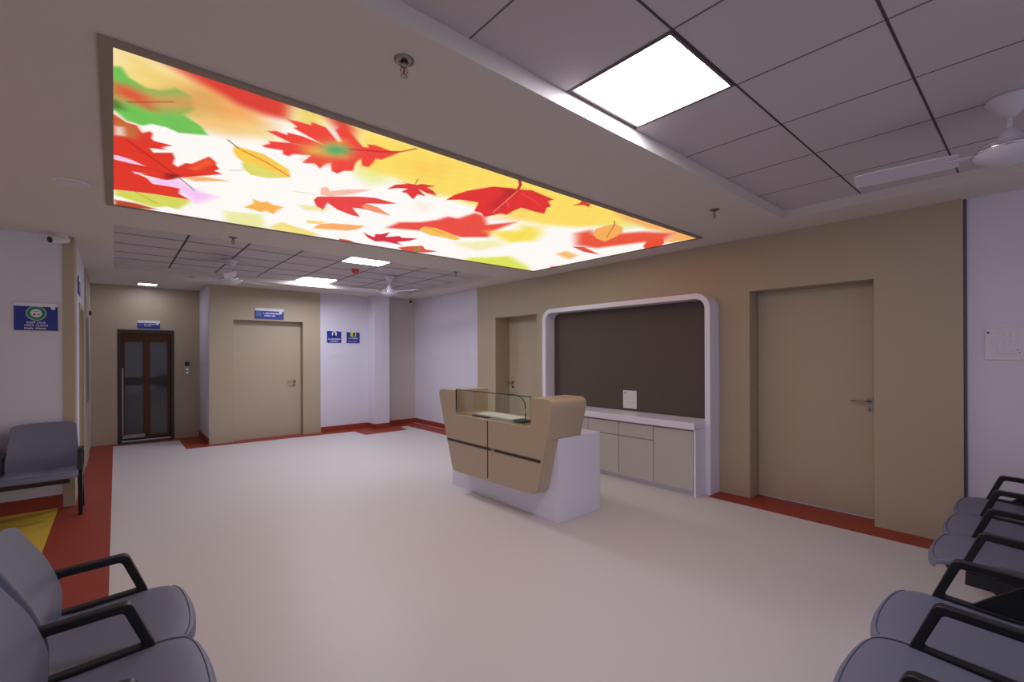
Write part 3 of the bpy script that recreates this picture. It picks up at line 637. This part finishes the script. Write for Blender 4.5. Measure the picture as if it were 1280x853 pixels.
def b_pic(pc, mw, t, w, h):
    pc('picture', box(-w * .23, w * .23, h * .05, h * .46, .0125, .0135), M['signyellow'])
    pc('pictogram', prism([(w * .0, h * .1), (w * .12, h * .12), (w * .14, h * .4), (w * .04, h * .42), (-w * .05, h * .25)], .0136, .0145, 'z'), M['black'])
    pc('lettering', scrawl(0, -h * .1, w * .8, h * .1, 31, bmesh.new()), M['signwhite'])
    pc('small_lettering', scrawl(0, -h * .37, w * .7, h * .08, 32, bmesh.new()), M['signwhite'])
sign('square blue sign with a yellow-green picture on the white rear wall', 'y', (3.64, YB, 1.845), .265, .232, b_pic, .05)
sign('blue sign seen edge-on above the corridor door on the left', 'x+', (LX - .004, 7.10, 2.28), .36, .19, b_wide(14), .24)

def plate(label, face, x0, x1, z0, z1, at, build=None):
    if face == 'y': t = thing('switch_plate', label, 'switch plate', ((x0 + x1) / 2, at, (z0 + z1) / 2))
    else: t = thing('switch_plate', label, 'switch plate', (at, (x0 + x1) / 2, (z0 + z1) / 2))
    def bx(u0, u1, v0, v1, d0, d1):
        return box(u0, u1, at - d1, at - d0, v0, v1) if face == 'y' else box(at - d1, at - d0, u0, u1, v0, v1)
    obj('cover', bx(x0, x1, z0, z1, 0, .010), M['plate'], t, bevel=.003)
    if build: build(bx, t)
    return t
def rockers(x0, x1, z0, z1, n):
    def f(bx, t):
        w = (x1 - x0) * .86 / n
        for k in range(n):
            a = x0 + (x1 - x0) * .07 + w * k
            obj('rocker', bx(a + .003, a + w - .003, z0 + (z1 - z0) * .2, z1 - (z1 - z0) * .2, .010, .0135), M['plate'], t, bevel=.001)
    return f
plate('small white switch plate below the two square signs', 'y', 3.22, 3.45, 1.475, 1.565, YB, rockers(3.22, 3.45, 1.475, 1.565, 4))
plate('faint white switch plate on the white right wall in the far alcove', 'x', 7.95, 8.25, 1.46, 1.55, 5.0, rockers(7.95, 8.25, 1.46, 1.55, 5))
plate('tall white switch plate at the far edge of the beige cladding', 'x', 6.72, 6.92, 1.42, 1.65, 5.0, rockers(6.72, 6.92, 1.42, 1.65, 2))
def board(bx, t):
    obj('indicator', bx(.262, .274, 1.638, 1.652, .010, .014), M['black'], t)
    for r_, z_ in enumerate((1.632, 1.568, 1.505)):
        for k in range(4):
            u = .25 - k * .034
            obj('switch_rocker', bx(u - .026, u, z_ - .02, z_ + .02, .010, .0135), M['plate'], t, bevel=.001)
        for k in range(1 if r_ else 2):
            obj('switch_rocker', bx(.05 - k * .034, .074 - k * .034, z_ - .02, z_ + .02, .010, .0135), M['plate'], t, bevel=.001)
    for u0 in (.105, -.02):
        for (du, dz) in ((.012, .022), (0, 0), (.022, 0)):
            obj('socket_hole', bx(u0 + du, u0 + du + .007, 1.490 + dz, 1.497 + dz, .010, .0112), M['black'], t)
plate('large white switchboard with sockets at the right edge of the wall', 'x', -.10, .286, 1.44, 1.68, 5.0, board)

t = thing('lift_call_panel', 'steel lift call panel right of the lift doors', 'call panel', (1.0, YL, 1.26))
obj('plate', box(.94, 1.06, YL - .012, YL, 1.12, 1.40), M['steel'], t, bevel=.003)
obj('display', box(.965, 1.035, YL - .014, YL - .011, 1.30, 1.375), M['black'], t)
for z_ in (1.24, 1.18): obj('button', lathe([(.014, 0), (.014, -.005)], (1.0, YL - .012, z_), 16, axis='y'), M['chrome'], t)
tag(obj('wall_bracket', prism([(LX, 2.13), (LX + .02, 2.13), (LX + .035, 2.16), (LX + .02, 2.2), (LX, 2.2)], 9.8, 9.86, 'y'), M['black']), 'small black device on the corridor wall beside the lift', 'bracket')

# ================================================================== NICHE, CABINETS
t = thing('niche_surround', 'tall white rounded frame standing against the beige wall', 'niche frame', (4.85, 3.545, 0))
oy = [(2.29, 0), (2.29, 2.145), (4.80, 2.145), (4.80, 0)]
def arch(y0, y1, zt, r, seg=8):
    L = [(y0, 0)]
    for k in range(seg + 1):
        a = PI - (PI / 2) * k / seg; L.append((y0 + r + r * math.cos(a), zt - r + r * math.sin(a)))
    for k in range(seg + 1):
        a = PI / 2 - (PI / 2) * k / seg; L.append((y1 - r + r * math.cos(a), zt - r + r * math.sin(a)))
    return L + [(y1, 0)]
o_ = arch(2.29, 4.80, 2.145, .17); i_ = arch(2.35, 4.73, 2.085, .11)
bm = bmesh.new(); n = len(o_)
V = [[bm.verts.new((x, p[0], p[1])) for p in L] for L, x in ((o_, 4.74), (o_, XR), (i_, 4.74), (i_, XR))]
for i in range(n - 1):
    bm.faces.new((V[0][i], V[1][i], V[1][i + 1], V[0][i + 1])); bm.faces.new((V[2][i], V[2][i + 1], V[3][i + 1], V[3][i]))
    bm.faces.new((V[0][i], V[0][i + 1], V[2][i + 1], V[2][i])); bm.faces.new((V[1][i], V[3][i], V[3][i + 1], V[1][i + 1]))
for i in (0, n - 1): bm.faces.new((V[0][i], V[2][i], V[3][i], V[1][i]))
obj('frame', bm, M['gloss'], t, bevel=.004)
i2 = arch(2.352, 4.728, 2.083, .108)
obj('back_board', prism([(a, max(b_, .78)) for a, b_ in i2], XR - .025, XR - .002, 'x'), M['brown'], t)
# cabinets: five units below one worktop
cy = [2.375, 2.845, 3.31, 3.775, 4.24, 4.705]
proto = {}
labs = ['pale cabinet unit at the right end, one tall door and no drawer', 'pale cabinet unit with a drawer over a door, next to the right end unit',
        'pale cabinet unit with drawer over door, in the middle of the row', 'pale cabinet unit mostly behind the reception desk, second from the left end', 'pale cabinet unit hidden behind the reception desk at the left end']
for k in range(5):
    y0, y1 = cy[k], cy[k + 1]
    t = thing('base_cabinet', labs[k], 'cabinet', (4.74, (y0 + y1) / 2, 0), group='cabinets under the brown board')
    obj('body', box(4.563, 4.922, y0, y1, .06, .70), M['cab'], t)
    obj('plinth', box(4.60, 4.922, y0, y1, 0, .06), M['gloss'], t)
    if k == 0:
        obj('door', box(4.543, 4.562, y0 + .003, y1 - .003, .062, .685), M['cab'], t, bevel=.0015)
    else:
        obj('door', box(4.543, 4.562, y0 + .003, y1 - .003, .062, .522), M['cab'], t, bevel=.0015)
        obj('drawer', box(4.543, 4.562, y0 + .003, y1 - .003, .530, .685), M['cab'], t, bevel=.0015)
tag(obj('cabinet_end_panel', box(4.545, 4.922, 2.352, 2.373, 0, .70), M['gloss'], bevel=.001), 'white end panel closing the right end of the cabinets', 'end panel')
tag(obj('worktop', box(4.515, 4.922, 2.352, 4.727, .702, .775), M['gloss'], bevel=.004), 'glossy white worktop lying over the cabinets below the brown board', 'worktop')
t = thing('socket_plate', 'white socket plate on the brown board above the worktop', 'socket plate', (XR - .025, 3.41, .92))
obj('cover', box(XR - .037, XR - .025, 3.31, 3.51, .805, 1.03), M['plate'], t, bevel=.003)
obj('indicator', box(XR - .040, XR - .036, 3.468, 3.486, .990, 1.006), M['black'], t)
for z_ in (.95, .88):
    for k in range(3): obj('socket_hole', box(XR - .0385, XR - .0365, 3.35 + k * .045, 3.362 + k * .045, z_, z_ + .004), M['dark'], t)

# ================================================================== RECEPTION DESK
t = thing('reception_desk', 'beige and white reception desk with a glass screen in its top', 'desk', (3.15, 3.6, 0))
obj('base', box(2.95, 3.53, 2.79, 4.47, 0, .748), M['gloss'], t, bevel=.003)
X0, X1 = 2.80, 3.25
def shell_poly():
    A = fillet([(2.915, .25), (2.70, 1.108), (2.985, 1.108), (2.985, .848), (4.175, .848), (4.175, 1.108), (4.53, 1.108), (4.235, .225)],
               [.09, .075, 0, .035, .035, 0, .075, .09], 8)
    return A
bm = prism(shell_poly(), X0, X0 + .02, 'x')
bm2 = None
obj('front_panel', bm, M['desk'], t, bevel=.004)
# shell behind the front face stops on the base front below and runs back above it
P2 = fillet([(2.79, .75), (2.70, 1.108), (2.985, 1.108), (2.985, .848), (4.175, .848), (4.175, 1.108), (4.53, 1.108), (4.41, .75)], [0, .075, 0, .035, .035, 0, .075, 0], 8)
obj('upper_shell', prism(P2, X0 + .02, X1, 'x'), M['desk'], t, bevel=.004)
P3 = fillet([(2.915, .25), (2.79, .749), (4.41, .749), (4.235, .225)], [.09, 0, 0, .09], 8)
obj('lower_shell', prism(P3, X0 + .02, 2.949, 'x'), M['desk'], t)
bm = box(X0 - .003, X0 + .002, 2.862, 4.335, .545, .572)
obj('inlay_strip', bm, M['strip'], t)
obj('inlay_joint', box(X0 - .004, X0 + .001, 3.50, 3.56, .547, .570), M['steel'], t)
obj('vertical_groove', box(X0 - .0035, X0 + .001, 3.602, 3.614, .265, .835), M['strip'], t)
gl = obj('glass_screen', box(X0 + .004, X0 + .012, 2.989, 4.171, .849, 1.112), M['glass'], t)
bm = box(X0 + .002, X0 + .014, 2.989, 4.171, 1.1121, 1.119); box(X0 + .002, X0 + .014, 4.1665, 4.1725, .90, 1.112, bm)
obj('glass_edge', bm, M['edge'], t)
# things on the counter
ZC = .8485
t = thing('gooseneck_microphone', 'black gooseneck microphone on the reception desk behind the glass', 'microphone', (2.96, 3.26, ZC))
obj('base', prism(fillet([(2.88, 3.18), (3.0, 3.18), (3.0, 3.32), (2.88, 3.32)], .02), ZC, ZC + .022, 'z'), M['black'], t, bevel=.006)
ck = [(2.95, 3.215, ZC + .02), (2.95, 3.21, ZC + .08), (2.95, 3.21, ZC + .14), (2.95, 3.222, ZC + .19), (2.95, 3.26, ZC + .228), (2.95, 3.32, ZC + .247), (2.95, 3.38, ZC + .252)]
obj('neck', tube(ck, .005, 8), M['black'], t, smooth=True)
obj('head', tube([(2.95, 3.38, ZC + .252), (2.95, 3.385, ZC + .252), (2.95, 3.43, ZC + .25), (2.95, 3.435, ZC + .25)], [.005, .010, .010, .006], 10), M['black'], t, smooth=True)
t = thing('paper_pad', 'white writing pad lying on the desk counter left of the microphone', 'paper', (2.97, 3.62, ZC))
obj('sheets', box(2.90, 3.12, 3.36, 4.00, ZC, ZC + .018), M['paper'], t, bevel=.002)
tag(obj('folder', box(2.845, 2.892, 3.68, 3.93, ZC, ZC + .008), mat('dark_blue_card', (.03, .06, .12), .4)), 'dark blue folder beside the white pad on the counter', 'folder')

# ================================================================== BENCHES
BW = .52
def interp(xs_, ys_, v): return float(np.interp(v, xs_, ys_))
def smooth_interp(P, v):
    # catmull-rom through (v, y, z)
    ks = [p[0] for p in P]; i = max(0, min(len(P) - 2, sum(1 for k in ks if k <= v) - 1))
    p0, p1, p2, p3 = P[max(i - 1, 0)], P[i], P[i + 1], P[min(i + 2, len(P) - 1)]
    s = (v - p1[0]) / (p2[0] - p1[0]); out = []
    for j in (1, 2):
        a, b_, c, d_ = p0[j], p1[j], p2[j], p3[j]
        out.append(.5 * (2 * b_ + (c - a) * s + (2 * a - 5 * b_ + 4 * c - d_) * s * s + (3 * b_ - a - 3 * c + d_) * s ** 3))
    return out
def shell(fn, nu, nv, th):
    """closed slab over fn(u,v) -> (point, normal) with u,v in 0..1"""
    bm = bmesh.new(); T = []; B = []
    for j in range(nv + 1):
        rt = []; rb = []
        for i in range(nu + 1):
            p, n_ = fn(i / nu, j / nv); rt.append(bm.verts.new(p)); rb.append(bm.verts.new(p - n_ * th))
        T.append(rt); B.append(rb)
    for j in range(nv):
        for i in range(nu):
            bm.faces.new((T[j][i], T[j][i + 1], T[j + 1][i + 1], T[j + 1][i])); bm.faces.new((B[j][i], B[j + 1][i], B[j + 1][i + 1], B[j][i + 1]))
    for i in range(nu):
        bm.faces.new((T[0][i], B[0][i], B[0][i + 1], T[0][i + 1])); bm.faces.new((T[nv][i], T[nv][i + 1], B[nv][i + 1], B[nv][i]))
    for j in range(nv):
        bm.faces.new((T[j][0], T[j + 1][0], B[j + 1][0], B[j][0])); bm.faces.new((T[j][nu], B[j][nu], B[j + 1][nu], T[j + 1][nu]))
    return bm
SP = [(0, 0, .418), (.06, .012, .438), (.2, .09, .452), (.5, .24, .444), (.8, .38, .434), (1, .47, .440)]
def seat_fn(cx, grow=0, drop=0):
    w = BW / 2 - .008 + grow
    def f(u, v):
        x = (2 * u - 1); y, z = smooth_interp(SP, v)
        fr = (.026 * x * x + .020 * abs(x) ** 9) * (1 - v) ** 1.5
        z += .006 * abs(x) ** 2 * v - .006 * abs(x) ** 8 - drop
        return Vector((cx + x * w, y + fr - grow * (1 - v), z)), Vector((0, 0, 1))
    return f
BP = [(0, .455, .405), (.15, .452, .47), (.35, .452, .56), (.6, .487, .68), (.8, .53, .77), (1, .572, .86)]
def back_fn(cx):
    def f(u, v):
        x = 2 * u - 1; y, z = smooth_interp(BP, v)
        w = BW / 2 - .012 - .028 * max(0, v - .25) / .75
        # rounded top corners
        k = max(0, (v - .9) / .1); w -= .012 * k ** 3
        z -= .018 * abs(x) ** 4 * v ** 6
        y -= .035 * abs(x) ** 2.4 * (1 - .3 * v)
        return Vector((cx + x * w, y, z)), Vector((0, -.95, .3))
    return f
def make_bench(n=3):
    t = bpy.data.objects.new('waiting_bench', None); C.objects.link(t)
    half = n * BW / 2
    for k in range(n):
        cx = -half + BW * (k + .5)
        s_ = obj('seat', shell(seat_fn(cx), 24, 18, .022), M['pu'], t, bevel=.007, seg=3, local=True)
        f_ = seat_fn(cx); pp = []
        for i in range(25):
            q, _ = f_(.02 + .96 * i / 24, .085); pp.append(q + Vector((0, .0, .0002)))
        obj('piping', tube(pp, .0022, 6), M['piping'], s_, smooth=True, local=True)
        pan = obj('seat_pan', shell(seat_fn(cx, -.06, .0225), 16, 10, .020), M['black'], s_, bevel=.004, local=True)
        obj('backrest', shell(back_fn(cx), 24, 20, .028), M['pu'], t, bevel=.008, seg=3, local=True)
        # ribs that carry each seat
        for sx in (-.15, .15):
            obj('bracket', prism([(.14, .396), (.46, .386), (.50, .52), (.53, .52), (.50, .34), (.20, .350)], cx + sx - .012, cx + sx + .012, 'x'), M['blackm'], t, bevel=.003, local=True)
    bm = box(-half + .07, half - .07, .17, .22, .325, .385); box(-half + .02, half - .02, .40, .44, .325, .375, bm)
    obj('beam', bm, M['blackm'], t, bevel=.005, local=True)
    for k in range(n + 1):
        x = -half + BW * k
        po = [(.46, .618), (.46, .405), (.135, .425), (.212, .628)]
        pi_ = offset(po, .0); area = sum(po[i][0] * po[(i + 1) % 4][1] - po[(i + 1) % 4][0] * po[i][1] for i in range(4))
        # inner outline: top bar .03, post .036, lower bar .022
        pin = [(.43, .589), (.43, .447), (.180, .460), (.234, .596)]
        O = fillet(po, [.02, .02, .022, .035], 6); I = fillet(pin, [.012, .012, .012, .02], 6)
        obj('armrest', ring(O, I, x - .019, x + .019), M['black'], t, bevel=.006, seg=3, local=True)
    for sx in (-1, 1):
        x = sx * half
        obj('leg', bar((x, .17, .40), (x, .245, .0), .034, .050, w1=.030, d1=.034), M['blackm'], t, bevel=.004, local=True)
        obj('leg', bar((x, .40, .41), (x, .60, .0), .034, .050, w1=.030, d1=.034), M['blackm'], t, bevel=.004, local=True)
        obj('gusset', prism([(.15, .43), (.46, .43), (.60, .10), (.585, .06), (.43, .24), (.30, .315)], x - .012, x + .012, 'x'), M['blackm'], t, bevel=.003, local=True)
        obj('end_rail', bar((x, .16, .385), (x, .46, .375), .032, .06), M['blackm'], t, bevel=.003, local=True)
    x = -half
    obj('side_panel', prism([(.245, .436), (.315, .50), (.44, .605), (.462, .59), (.462, .43)], x - .008, x + .008, 'x'), M['black'], t, local=True)
    return t
bench = make_bench()
spots = [((1.90, .46, 0), PI, 'row of grey seats with black arms, nearest at bottom right'),
         ((3.955, .412, 0), PI, 'row of grey seats with black arms, farther along right side by the wall'),
         ((.255, 1.865, 0), PI / 2, 'row of light grey seats with black arms at bottom left corner'),
         ((-.245 - BW * 1.5, 5.70, 0), 0, 'dark grey seats with black arms against the left wall below the sign')]
allb = [bench] + [copy_tree(bench) for _ in spots[1:]]
for o in allb[:3]:                      # the free-standing rows have their front feet set further back
    for ch in [c for c in o.children if c.name.startswith('leg')]:
        ys_ = [v.co.y for v in ch.data.vertices]
        if min(ys_) < .25: ch.location.y += .15
for o, (loc, rz, lab) in zip(allb, spots):
    o.location = loc; o.rotation_euler = (0, 0, rz); tag(o, lab, 'bench', 'waiting benches')
